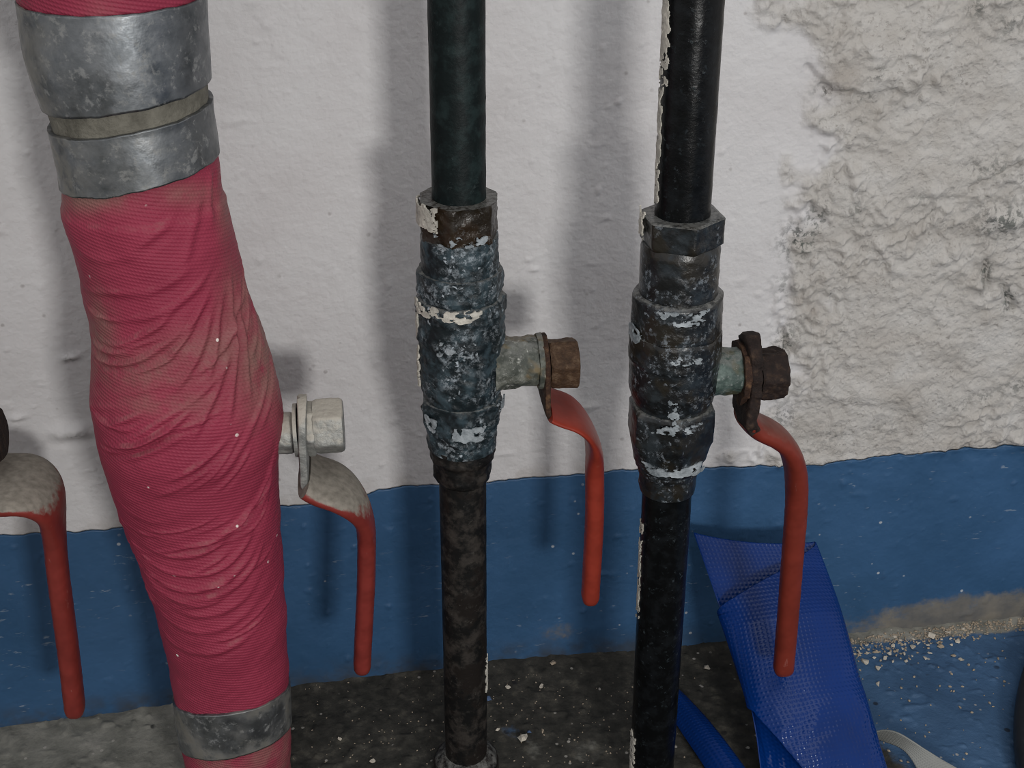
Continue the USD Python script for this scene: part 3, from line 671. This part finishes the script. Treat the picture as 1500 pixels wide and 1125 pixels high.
lever(rv, A_RIGHT, [(1100, 490), (1099, 515), (1098, 550), (1093, 590), (1091, 606), (1096, 616)], [(1091, 608), (1104, 621), (1128, 633), (1150, 650), (1163, 678), (1167, 720), (1163, 790), (1156, 880), (1147, 988)], M['rust_black'], M['red_dark'], w_plate=0.034, w_bend=0.034, w_grip=0.016, th_plate=0.009, th_bend=0.0135, th_grip=0.0155, amp=0.0026, seed=49)
a = at_y(1108, 548, A_RIGHT.Y)
obj('lever_nut', hex_x(a, 0.0185, 0.0180, rot=0.35, amp=0.0016, seed=50, lump=0.002), M['rust_black'], rv, label='black-rusted hexagon nut')
for (y0, y1, t0, t1, cut, sd, ms, rr) in [(426, 452, -150, -55, 0.55, 111, 'scale', A_RIGHT.size(440, 67.5)), (465, 492, -190, -150, 0.44, 112, 'scale', A_RIGHT.size(480, 68)), (655, 672, -150, -30, 0.42, 113, 'scale', A_RIGHT.size(663, 54.5)), (300, 345, -200, -165, 0.42, 114, 'flake', A_RIGHT.size(330, 61)), (590, 606, -130, -60, 0.50, 115, 'scale', A_RIGHT.size(598, 64.5)), (540, 600, -112, -92, 0.54, 116, 'scale', A_RIGHT.size(565, 63.5)), (490, 506, -120, -60, 0.55, 117, 'scale', A_RIGHT.size(498, 68))]:
    s = shell(A_RIGHT, rr, y0, y1, t0, t1, cut, sd, t=0.0006, nz=90)
    if s is not None: obj('scale_crust' if ms == 'scale' else 'paint_flake', s, M[ms], rv, label='white mineral crust' if ms == 'scale' else 'flap of old cream paint')

# ---- wrapped pipe
LR = np.array([(-400, -30, 260), (-60, 15, 299), (0, 27, 302), (60, 35, 305), (110, 49, 308), (150, 64, 310), (170, 71, 311), (200, 78, 316), (240, 87, 321), (285, 91, 327), (300, 89, 334), (340, 101, 343), (380, 113, 352), (430, 124, 363), (480, 131, 383), (530, 131, 398), (580, 132, 411), (620, 138, 417), (660, 150, 413), (700, 161, 409), (750, 180, 412), (800, 199, 415), (850, 217, 418), (900, 231, 420), (950, 243, 422), (1000, 252, 424), (1045, 258, 426), (1110, 270, 428), (1160, 279, 430), (1300, 300, 436)], float)
mids = []
for y, l, r in LR:
    a, b = at_y(l, y, A_RED.Y), at_y(r, y, A_RED.Y)
    c = (a + b) / 2
    mids.append((c[2], c[0], (b - a)[0] / 2 * 0.99))
mids = np.array(sorted(mids))
from scipy.interpolate import PchipInterpolator
WX, WR = PchipInterpolator(mids[:, 0], mids[:, 1]), PchipInterpolator(mids[:, 0], mids[:, 2])
ztop, zlow = mids[-1, 0], mids[0, 0]
def wrap_c(z): return WX(np.clip(z, zlow, ztop))
def wrap_r(z): return WR(np.clip(z, zlow, ztop))
def wz(py, px=250): return at_y(px, py, A_RED.Y)[2]

FOLDS = []
fr = np.random.default_rng(5)
def fold(px, py, ang, length, width, amp, curve=0.0):
    """a crease seen at pixel (px, py), running at ang degrees from level, rising to the right"""
    z = wz(py, px); x = at_y(px, py, A_RED.Y)[0]
    s = np.clip((x - wrap_c(z)) / wrap_r(z), -0.98, 0.98)
    th = -math.acos(s)                         # -pi .. 0, camera side
    FOLDS.append((th, z - 0.35 * wrap_r(z) * math.sin(-th) * 0.0, math.radians(ang), length, width, amp, curve))
for px, py, ang, L, w, am, cv in [(160, 428, -2, .030, .0016, .0020, 6), (225, 440, 28, .045, .0022, .0024, 5), (185, 470, 14, .055, .0022, .0026, 6), (250, 455, 32, .04, .002, .0018, 4), (180, 488, 10, .05, .002, .0022, 6), (300, 470, 52, .05, .0022, .0018, 2), (325, 455, 62, .05, .002, .0016, 0), (285, 440, 45, .05, .002, .0018, 2),
                                 (170, 574, -4, .04, .0018, .0016, 6), (210, 590, 22, .05, .0020, .0026, 5), (240, 575, 28, .06, .0022, .0024, 5), (190, 606, 18, .05, .002, .0020, 5), (320, 530, 55, .05, .0022, .0018, 0), (350, 500, 68, .06, .0022, .0018, 0), (345, 440, 72, .05, .002, .0016, 0), (365, 480, 75, .06, .002, .0014, 0),
                                 (370, 700, 34, .05, .0022, .0026, 8), (340, 720, 24, .05, .0022, .0022, 8), (390, 688, 40, .025, .0018, .0030, 8), (385, 718, 30, .03, .002, .002, 8), (300, 745, 12, .06, .0026, .0018, 8), (330, 770, 20, .06, .0026, .0020, 9), (260, 775, -12, .06, .0026, .0018, 8), (300, 800, 4, .08, .003, .0020, 9), (350, 800, 26, .06, .0026, .0018, 8), (280, 822, -8, .06, .0026, .0016, 9), (330, 835, 12, .06, .003, .0014, 8), (300, 865, 0, .08, .003, .0011, 8), (290, 900, -2, .08, .003, .0008, 8), (340, 890, 14, .05, .003, .0008, 6),
                                 (240, 300, 30, .03, .003, .0012, 0), (310, 270, 75, .03, .003, .0016, 0), (290, 310, 60, .04, .003, .0012, 0), (170, 340, 4, .05, .003, .0008, 8), (230, 380, 12, .06, .0028, .0010, 6), (270, 400, 24, .06, .0025, .0014, 5), (400, 650, 70, .03, .002, .0016, 0), (300, 640, 20, .06, .004, .0010, 4), (360, 600, 45, .05, .003, .0012, 0)]:
    fold(px, py, ang, L, w, am, cv)
for _ in range(60):
    px, py = fr.uniform(150, 400), fr.choice([fr.uniform(390, 640), fr.uniform(700, 880)])
    k = (px - 130) / 280
    fold(px, py, fr.normal(8 + 42 * k if py < 660 else -14 + 40 * k, 8), fr.uniform(.02, .05), fr.uniform(.0012, .0024), fr.uniform(.0005, .0014), fr.uniform(0, 6))

def wrap_surface(th, z, folds=True):
    R = wrap_r(z)
    h = np.zeros(np.broadcast(th, z).shape)
    if folds:
        for t0, z0, ang, L, w, am, cv in FOLDS:
            dth = (th - t0 + math.pi) % (2 * math.pi) - math.pi
            m = (np.abs(dth) < 1.5) & (np.abs(z - z0) < 0.09)
            u, v = dth[m] * R[m], z[m] - z0
            s = u * math.cos(ang) + v * math.sin(ang)
            d = -u * math.sin(ang) + v * math.cos(ang) - cv * s * s
            prof = np.exp(-(d / w) ** 2) - 0.55 * np.exp(-((d + 1.7 * w) / (1.2 * w)) ** 2)
            h[m] += am * prof * np.exp(-(s / (L * 0.5)) ** 4)
        q = np.stack([np.cos(th) * R * 40, np.sin(th) * R * 40, z * 40], -1)
        h += (meshkit.fbm(q, 3, 81) - 0.5) * 0.0032
        q = np.stack([np.cos(th) * R * 30, np.sin(th) * R * 30, (z - 0.5 * np.cos(th) * R) * 230], -1)
        h += (meshkit.fbm(q, 2, 82) - 0.5) * 0.0005
    R2 = R + h
    return np.stack([wrap_c(z) + R2 * np.cos(th), np.full_like(R2, A_RED.Y) + R2 * np.sin(th), z + 0 * th], -1)

def wrap_section(z_top, z_bot, tilt_t, tilt_b, off, nth, nz, folds=True, core=0.012, wob=0.0, seed=0):
    """a closed sleeve between two tilted edges. tilt: (towards +x, towards the camera) in metres"""
    th = np.arange(nth) * 2 * math.pi / nth - math.pi * 1.5
    zt = z_top + tilt_t[0] * np.cos(th) - tilt_t[1] * np.sin(th) + wob * (meshkit.fbm(np.stack([np.cos(th) * 6, np.sin(th) * 6, th * 0 + seed], -1), 4, seed) - 0.5)
    zb_ = z_bot + tilt_b[0] * np.cos(th) - tilt_b[1] * np.sin(th) + wob * (meshkit.fbm(np.stack([np.cos(th) * 6, np.sin(th) * 6, th * 0 + seed + 9], -1), 4, seed) - 0.5)
    s = np.linspace(0, 1, nz)[:, None]
    z = zb_[None] + (zt - zb_)[None] * s
    TH = np.broadcast_to(th, z.shape)
    P = wrap_surface(TH, z, folds)
    C = np.stack([wrap_c(z), np.full_like(z, A_RED.Y), z], -1)
    D = (P - C); D /= np.linalg.norm(D, axis=2, keepdims=True)
    P = P + D * off
    ins = P - D * core
    rows = np.concatenate([ins[:1], P, ins[-1:]], 0)
    uv = np.stack([np.concatenate([TH[:1], TH, TH[-1:]]) * 0.055, rows[..., 2]], -1).reshape(-1, 2)
    v = rows.reshape(-1, 3)
    f = grid_faces(nz + 2, nth, True)
    inner = np.stack([np.arange(nth) + (nz + 1) * nth, (np.arange(nth) + 1) % nth + (nz + 1) * nth, (np.arange(nth) + 1) % nth], -1)
    inner2 = np.stack([np.arange(nth) + (nz + 1) * nth, (np.arange(nth) + 1) % nth, np.arange(nth)], -1)
    f = np.vstack([f, inner, inner2])
    return v, f, uv, rows[..., 2].ravel(), np.concatenate([TH[:1], TH, TH[-1:]]).ravel()

ip = thing('insulated_pipe', 'fat insulated pipe wrapped in creased red woven fabric with grey foil bands', 'insulated pipe', (float(wrap_c(0.0)), A_RED.Y, 0.0))
def add_wrap(name, m, args, soil, **kw):
    v, f, uv, z, th = wrap_section(*args, **kw)
    obj(name, (v, f), m, ip, smooth=True, uv=uv, attrs={'soil': soil(v, z, th)})
def z_of(py): return wz(py, 200)
def soil_main(v, z, th):
    px = 750 + F * ((v - CAM) @ RGT) / ((v - CAM) @ FWD); py = 562.5 - F * ((v - CAM) @ UPV) / ((v - CAM) @ FWD)
    s = np.zeros(len(v))
    for (cx, cy, rx, ry, k) in [(130, 290, 60, 22, .9), (200, 545, 90, 28, .75), (310, 520, 70, 40, .6), (385, 520, 40, 90, .9), (145, 500, 22, 70, .8), (345, 440, 30, 60, .5), (240, 590, 70, 18, .6), (360, 430, 14, 60, .6), (280, 285, 50, 18, .6), (330, 300, 12, 50, .6)]:
        s = np.maximum(s, k * np.exp(-((px - cx) / rx) ** 2 - ((py - cy) / ry) ** 2))
    return s
noise_soil = lambda k: (lambda v, z, th: np.full(len(v), k) * smooth(0.35, 0.7, meshkit.fbm(v * 30, 3, 66)))
# seen from above at about 20 degrees, so level rings already sag on the camera side
add_wrap('fabric_wrap', M['wrap'], (1.25, z_of(-4), (0, 0), (0.0, 0.0), 0.0, 160, 200), noise_soil(.3), seed=1)
add_wrap('foil_band', M['foil'], (z_of(-8), z_of(133), (0.0, 0.0), (0.0055, 0.0), 0.0012, 200, 40), lambda v, z, th: np.exp(-((th + 2.7) / .5) ** 2) * .9, folds=False, wob=0.0015, seed=2)
add_wrap('seam_tape', M['seam'], (z_of(129), z_of(168), (0.0055, 0.0), (0.006, 0.0), -0.0012, 200, 16), noise_soil(.9), folds=False, wob=0.003, seed=3)
add_wrap('foil_band', M['foil'], (z_of(163), z_of(245), (0.006, 0.0), (0.0073, 0.0), 0.0016, 200, 40), lambda v, z, th: np.exp(-((th + 2.7) / .5) ** 2) * .9 + .2, folds=False, wob=0.002, seed=4)
add_wrap('fabric_wrap', M['wrap'], (z_of(238), z_of(1030), (0.0073, 0.0), (0.002, 0.016), 0.0, 340, 620), soil_main, seed=5)
add_wrap('foil_band', M['foil'], (z_of(1021), z_of(1084), (0.002, 0.016), (0.005, 0.015), 0.0014, 200, 30), noise_soil(1.0), folds=False, wob=0.0015, seed=6)
add_wrap('fabric_wrap', M['wrap'], (z_of(1076), 0.001, (0.005, 0.015), (0, 0), 0.0, 160, 60), noise_soil(.6), seed=7)

wv = thing('ball_valve', 'dusty grey stem, nut and lever of the valve sticking out of the red wrapped pipe', 'valve', at_y(425, 700, A_RED.Y))
stem(wv, A_RED, 636, 392, 432, 32, M['steel'], cone=1.0, seed=121, lump=0.001)
a = at_y(431, 630, A_RED.Y)
obj('washer', turned(a, [1, 0, 0], [(0, 0.005), (0, 0.0185), (0.0025, 0.0185), (0.0025, 0.005)], n=72, amp=0.0004, seed=122), M['steel'], wv)
lever(wv, A_RED, [(442, 582), (443, 600), (444, 640), (446, 680), (448, 695), (456, 705)], [(446, 693), (462, 702), (490, 712), (516, 730), (532, 756), (537, 800), (536, 860), (533, 920), (530, 985)], M['steel'], M['red_dusty'], w_plate=0.038, w_bend=0.060, w_grip=0.020, th_bend=0.0150, th_plate=0.0065, amp=0.0004, seed=123)
a = at_y(449, 628, A_RED.Y)
obj('lock_washer', hex_x(a, 0.0062, 0.0195, rot=0.5, amp=0.0004, seed=124), M['steel'], wv)
a = at_y(460, 625, A_RED.Y)
obj('lever_nut', hex_x(a, 0.0205, 0.0200, rot=0.78, amp=0.0003, seed=125, ch=0.003), M['steel'], wv, label='dusty grey hexagon nut')

# ---- the valve at the left edge: only its lever is in the picture
pl = pipe(A_LEFT, R1, A_LEFT.at(530)[2], 1.25, M['pipe_mid'], 'water_pipe', 'black pipe above the valve just past the left edge of the photo', seed=130)
pl2 = pipe(A_LEFT, R1, 0.001, A_LEFT.at(756)[2], M['pipe_mid'], 'water_pipe', 'black pipe below the valve just past the left edge of the photo', seed=135)
lv = thing('ball_valve', 'valve cut off by the left edge, only its long faded red lever in view', 'valve', A_LEFT.at(760))
obj('valve_body', turned_px(A_LEFT, [(520, 40), (522, 64, .5), (600, 66, .4), (610, 62), (680, 62), (700, 64, .6), (760, 62, .6), (766, 40)], amp=0.0008, seed=131), M['body_mid'], lv)
stem(lv, A_LEFT, 640, -130, -62, 34, M['boss'], seed=132)
lever(lv, A_LEFT, [(-58, 590), (-58, 620), (-57, 660), (-54, 700), (-44, 708)], [(-56, 698), (-30, 706), (10, 709), (46, 712), (68, 726), (78, 760), (84, 830), (97, 930), (111, 1048)], M['steel'], M['red_dusty'], w_plate=0.038, w_bend=0.074, w_grip=0.021, th_bend=0.0160, th_grip=0.0150, amp=0.0004, seed=133)
a = at_y(-52, 640, A_LEFT.Y)
obj('lever_nut', hex_x(a, at_y(4, 640, A_LEFT.Y)[0] - a[0], 0.0190, rot=0.3, amp=0.0005, seed=134), M['rust_black'], lv)

# ------------------------------------------------------------------ blue tarp
def tarp():
    top = at_y(1103, 782, -0.034); bot = at_z(1212, 1170, 0.016)
    a = bot - top; L = np.linalg.norm(a); a /= L
    w = np.array([1.0, 0, 0]) - a * a[0]; w /= np.linalg.norm(w)
    n = np.cross(a, w)
    if n[1] > 0: n = -n
    ns, nu = 150, 150
    s = np.linspace(0, 1, ns)
    W = np.interp(s, [0, .3, .6, 1], [at_y(1183, 790, -.03)[0] - top[0], 0.050, 0.047, 0.052])
    B = np.interp(s, [0, .15, .35, .7, 1], [0.005, 0.009, 0.019, 0.022, 0.018])
    sh = 0.006 * np.sin(s * 3.0)
    edge = np.interp(s, [0, .03, .14, .25, .30, .62, .68, 1.0], [1.0, .95, .35, -.75, -1.0, -1.0, -.92, -.15])
    over = np.interp(s, [.25, .32, .6, .66], [0, .75, .6, 0])
    phi_end = np.pi + np.arccos(np.clip(-edge, -1, 1)) * 1.0
    # angle runs from the back left (0) by the back and the right edge (pi) to the front, ending at phi_end
    phi_end = np.pi + np.arccos(np.clip(edge, -1, 1)) + over
    u = np.linspace(0, 1, nu)
    ph = 0.02 + (phi_end - 0.02)[:, None] * u[None]
    cx = -np.cos(ph); cy = -np.sin(ph)                   # back is negative, front positive along n
    grow = 1 + 0.045 * smooth(math.pi, 2 * math.pi, ph) - 0.03 * smooth(math.pi, 0, ph)
    depthk = np.where(cy < 0, 0.45, 1.0)
    ctr = top + a * (s * L)[:, None] + w * sh[:, None]
    wr = (meshkit.fbm(np.stack([cx * 2 + s[:, None] * 5, cy * 2, s[:, None] * 6 + 0 * cx], -1), 3, 141) - 0.5) * 0.008 * smooth(.35, .9, s)[:, None]
    P = ctr[:, None] + w * (W[:, None] * cx * grow)[..., None] + n * ((B[:, None] * cy * depthk) * grow + wr)[..., None]
    P = P + a * ((0.003 + 0.013 * cx) * np.exp(-s / .22)[:, None])[..., None]
    # top end dips a little in the middle
    P = P + a * (0.004 * (1 - cx ** 2) * np.exp(-s / .05)[:, None])[..., None]
    du, ds = np.gradient(P, axis=1), np.gradient(P, axis=0)
    N = np.cross(du, ds); N /= np.linalg.norm(N, axis=2, keepdims=True) + 1e-12
    Q = P + N * 0.0009
    v, f = closed_sheet(P, Q)
    arc = np.concatenate([np.zeros((ns, 1)), np.cumsum(np.linalg.norm(np.diff(P, axis=1), axis=2), axis=1)], 1)
    uv = np.stack([arc, np.broadcast_to((s * L)[:, None], arc.shape)], -1).reshape(-1, 2)
    return v, f, np.vstack([uv, uv])
v, f, uv = tarp()
TP = obj('tarp_roll', (v, f), M['tarp'], uv=uv, smooth=True)
tag(stage.GetPrimAtPath(TP), 'bright blue woven tarp rolled up and leaning against the wall behind the right lever', 'tarp')

def strip(edge_a, edge_b, m, name, label, cat, n=60, k=12, t=0.0011, wave=0.0):
    """a cloth strip between two edges given as (px, py, height)"""
    A = spline([at_z(*e) for e in edge_a], n); Bq = spline([at_z(*e) for e in edge_b], n)
    s = np.linspace(0, 1, k)
    P = A[:, None] * (1 - s)[None, :, None] + Bq[:, None] * s[None, :, None]
    P[..., 2] += wave * np.sin(s * math.pi)[None] * 1.0 + 0.0015 * (meshkit.fbm(P * 60, 2, 8) - .5)
    P[..., 2] = np.maximum(P[..., 2], 0.005)
    du, ds = np.gradient(P, axis=1), np.gradient(P, axis=0)
    N = np.cross(du, ds); N /= np.linalg.norm(N, axis=2, keepdims=True) + 1e-12
    N *= np.sign(N[..., 2].sum() + 1e-9)
    v, f = closed_sheet(P, P - N * t)
    la = np.concatenate([[0], np.cumsum(np.linalg.norm(np.diff(A, axis=0), axis=1))])
    wd = np.linalg.norm(P[:, -1] - P[:, 0], axis=1).mean()
    uv = np.stack(np.broadcast_arrays(s[None] * wd, la[:, None]), -1).reshape(-1, 2)
    q = obj(name, (v, f), m, uv=np.vstack([uv, uv]), smooth=True)
    tag(stage.GetPrimAtPath(q), label, cat)
strip([(985, 1000, .012), (1030, 1045, .018), (1070, 1095, .020), (1105, 1145, .016), (1130, 1190, .010)], [(960, 1010, .006), (990, 1060, .008), (1020, 1105, .010), (1045, 1145, .009), (1070, 1195, .006)], M['tarp'], 'tarp_strip', 'narrow strip of blue tarp lying on the dark floor right of the black pipe', 'tarp', wave=0.006)
strip([(1240, 1100, .010), (1272, 1078, .022), (1292, 1070, .030), (1316, 1074, .034), (1346, 1092, .028), (1405, 1127, .016), (1470, 1165, .008)], [(1246, 1104, .006), (1276, 1082, .012), (1298, 1088, .016), (1324, 1100, .018), (1336, 1114, .015), (1352, 1140, .010), (1392, 1190, .006)], M['strap'], 'cloth_strap', 'folded grey-white woven strap on the blue floor at the foot of the tarp', 'strap')

# ------------------------------------------------------------------ black hose at the right edge
def hose():
    path = spline([at_z(x, y, 0.0125) for x, y in [(1700, 890), (1600, 910), (1545, 940), (1519, 990), (1508, 1055), (1512, 1120), (1535, 1200), (1590, 1300), (1700, 1380)]], 160)
    tt = np.gradient(path, axis=0); tt /= np.linalg.norm(tt, axis=1, keepdims=True)
    e1 = np.array([0, 0, 1.0]) - tt * tt[:, 2:]; e1 /= np.linalg.norm(e1, axis=1, keepdims=True); e2 = np.cross(tt, e1)
    th = np.arange(20) * 2 * math.pi / 20
    P = path[:, None] + 0.0125 * (np.cos(th)[None, :, None] * e1[:, None] + np.sin(th)[None, :, None] * e2[:, None])
    v = np.vstack([P.reshape(-1, 3), path[0], path[-1]])
    f = grid_faces(len(path), 20, True)
    j = np.arange(20); k = (j + 1) % 20; N = len(path) * 20
    f = np.vstack([f, np.stack([np.full(20, N), k, j], -1), np.stack([np.full(20, N + 1), N - 20 + j, N - 20 + k], -1)])
    c = v.mean(0)
    return v, outward(v - c, f)[1]
h = obj('rubber_hose', hose(), M['rubber'], smooth=60)
tag(stage.GetPrimAtPath(h), 'black rubber hose bending on the blue floor, cut off by the right edge', 'hose')

# ------------------------------------------------------------------ crumbs on the floor
cr = np.random.default_rng(17)
def chip(p, size, flat=0.45, seed=0):
    r = np.random.default_rng(seed)
    q = r.normal(size=(11, 3)); q /= np.linalg.norm(q, axis=1, keepdims=True)
    q *= r.uniform(0.75, 1.1, (11, 1)) * np.array([1, r.uniform(.55, .95), flat]) * size / 2
    m = trimesh.convex.convex_hull(q)
    m.apply_transform(trimesh.transformations.rotation_matrix(r.uniform(0, 6.28), [0, 0, 1]))
    m.apply_translation(np.array([p[0], p[1], floor_h(p[0], p[1]) - m.vertices[:, 2].min() - 0.0004]))
    return m
placed = []
def free(p, r):
    for q, s in placed:
        if math.hypot(p[0] - q[0], p[1] - q[1]) < (r + s) * 0.55: return False
    placed.append((p, r)); return True
k = 0
for (px, py, size, m, lab) in [(1246, 958, .0105, 'chip', 'large cream plaster crumb nearest the tarp on the crumb strip'), (1268, 968, .0100, 'chip', 'pale flat plaster crumb below the crumb strip, just right of the tarp'), (1249, 968, .0095, 'chip_tan', 'tan plaster crumb touching the right edge of the tarp'), (1365, 930, .0115, 'chip', 'long pale plaster crumb lying under the crack at the wall foot'), (1378, 944, .0085, 'chip_tan', 'tan plaster crumb at the outer edge of the crumb strip'), (1308, 968, .0055, 'chip', 'small white crumb alone on the blue floor below the strip'), (1287, 1000, .0070, 'chip', 'pinkish flat crumb on the blue floor right of the black scrap'), (1356, 960, .0055, 'chip', 'upright little white crumb on the blue floor below the long one'), (1403, 937, .0070, 'chip', 'cream crumb at the right end of the strip'), (1444, 927, .0065, 'chip', 'rightmost cream crumb of the strip along the wall')]:
    p = at_z(px, py, 0.003); free(p, size)
    q = obj('plaster_crumb', chip(p, size, seed=200 + k), M[m], smooth=False); k += 1
    tag(stage.GetPrimAtPath(q), lab, 'plaster crumb', 'plaster crumbs along the wall foot')
n = 0
while n < 46:
    px = cr.uniform(1238, 1420); f0 = 938 - (px - 1238) * 0.115
    py = f0 + abs(cr.normal(8, 12)) + cr.uniform(0, max(2, 30 - (px - 1238) * 0.2))
    size = cr.uniform(.0035, .0075); p = at_z(px, py, 0.003)
    if p[1] > bend(p[0]) - 0.006 or not free(p, size): continue
    q = obj('plaster_crumb', chip(p, size, seed=300 + n), M['chip' if cr.random() < .6 else 'chip_tan'], smooth=False); n += 1
    tag(stage.GetPrimAtPath(q), 'little plaster crumb in the strip of crumbs along the wall foot right of the tarp', 'plaster crumb', 'small plaster crumbs along the wall foot')
for (px, py, size, m, lab) in [(716, 1021, .0080, 'chip_blue', 'blue paint chip on the dark floor right of the middle pipe'), (766, 1080, .0130, 'chip', 'large whitish lump on the dark floor between middle and right pipes'), (774, 1068, .0060, 'chip_blue', 'blue chip beside the large whitish lump'), (744, 1004, .0060, 'chip', 'small pale chip near the wall between middle and right pipes'), (793, 1002, .0070, 'chip', 'pale flat chip on the dark floor close to the wall'), (795, 1067, .0060, 'chip_tan', 'tan chip right of the large whitish lump'), (729, 1066, .0055, 'chip', 'little pale chip left of the large whitish lump'), (810, 972, .0080, 'chip_tan', 'tan lump where the blue band meets the dark floor'), (1035, 976, .0085, 'chip', 'pale chip on the dark floor left of the tarp'), (497, 1080, .007, 'chip', 'pale chip left of the middle pipe on the floor'), (545, 1112, .007, 'chip', 'grey chip on the floor between the red and middle pipes')]:
    p = at_z(px, py, 0.003); free(p, size)
    q = obj('floor_chip', chip(p, size, seed=400 + k), M[m], smooth=False); k += 1
    tag(stage.GetPrimAtPath(q), lab, 'chip', 'loose chips on the dark floor')
p = at_z(1255, 988, 0.004)
q = obj('rubber_scrap', chip(p, .014, .5, seed=451), M['rubber'], smooth=False)
tag(stage.GetPrimAtPath(q), 'black scrap on the floor against the right edge of the tarp', 'scrap')
bits = []
for i in range(1000):
    if i < 620:
        px = cr.uniform(1225, 1500); py = 937 - (px - 1228) * 0.115 + abs(cr.normal(0, 15 if px < 1340 else 9)); size = cr.uniform(.0012, .0034)
    elif i < 690:
        px, py, size = cr.uniform(1250, 1480), cr.uniform(950, 1125), cr.uniform(.0012, .0036)
    else:
        px, py, size = cr.uniform(430, 1020), cr.uniform(985, 1125), cr.uniform(.0007, .0020)
    p = at_z(px, py, 0.002)
    if p[1] > bend(p[0]) - 0.003: continue
    r = np.random.default_rng(5000 + i)
    m = trimesh.creation.icosahedron(); m.apply_scale(size / 2 * np.array([1, r.uniform(.5, 1), r.uniform(.4, .8)]))
    m.apply_transform(trimesh.transformations.rotation_matrix(r.uniform(0, 6.28), [0, 0, 1]))
    m.apply_translation([p[0], p[1], floor_h(p[0], p[1]) + size * .15])
    bits.append(m)
q = obj('plaster_grit', trimesh.util.concatenate(bits), M['chip_tan'], smooth=False)
tag(stage.GetPrimAtPath(q), 'fine pale plaster grit scattered over the floor', 'grit', kind='stuff')
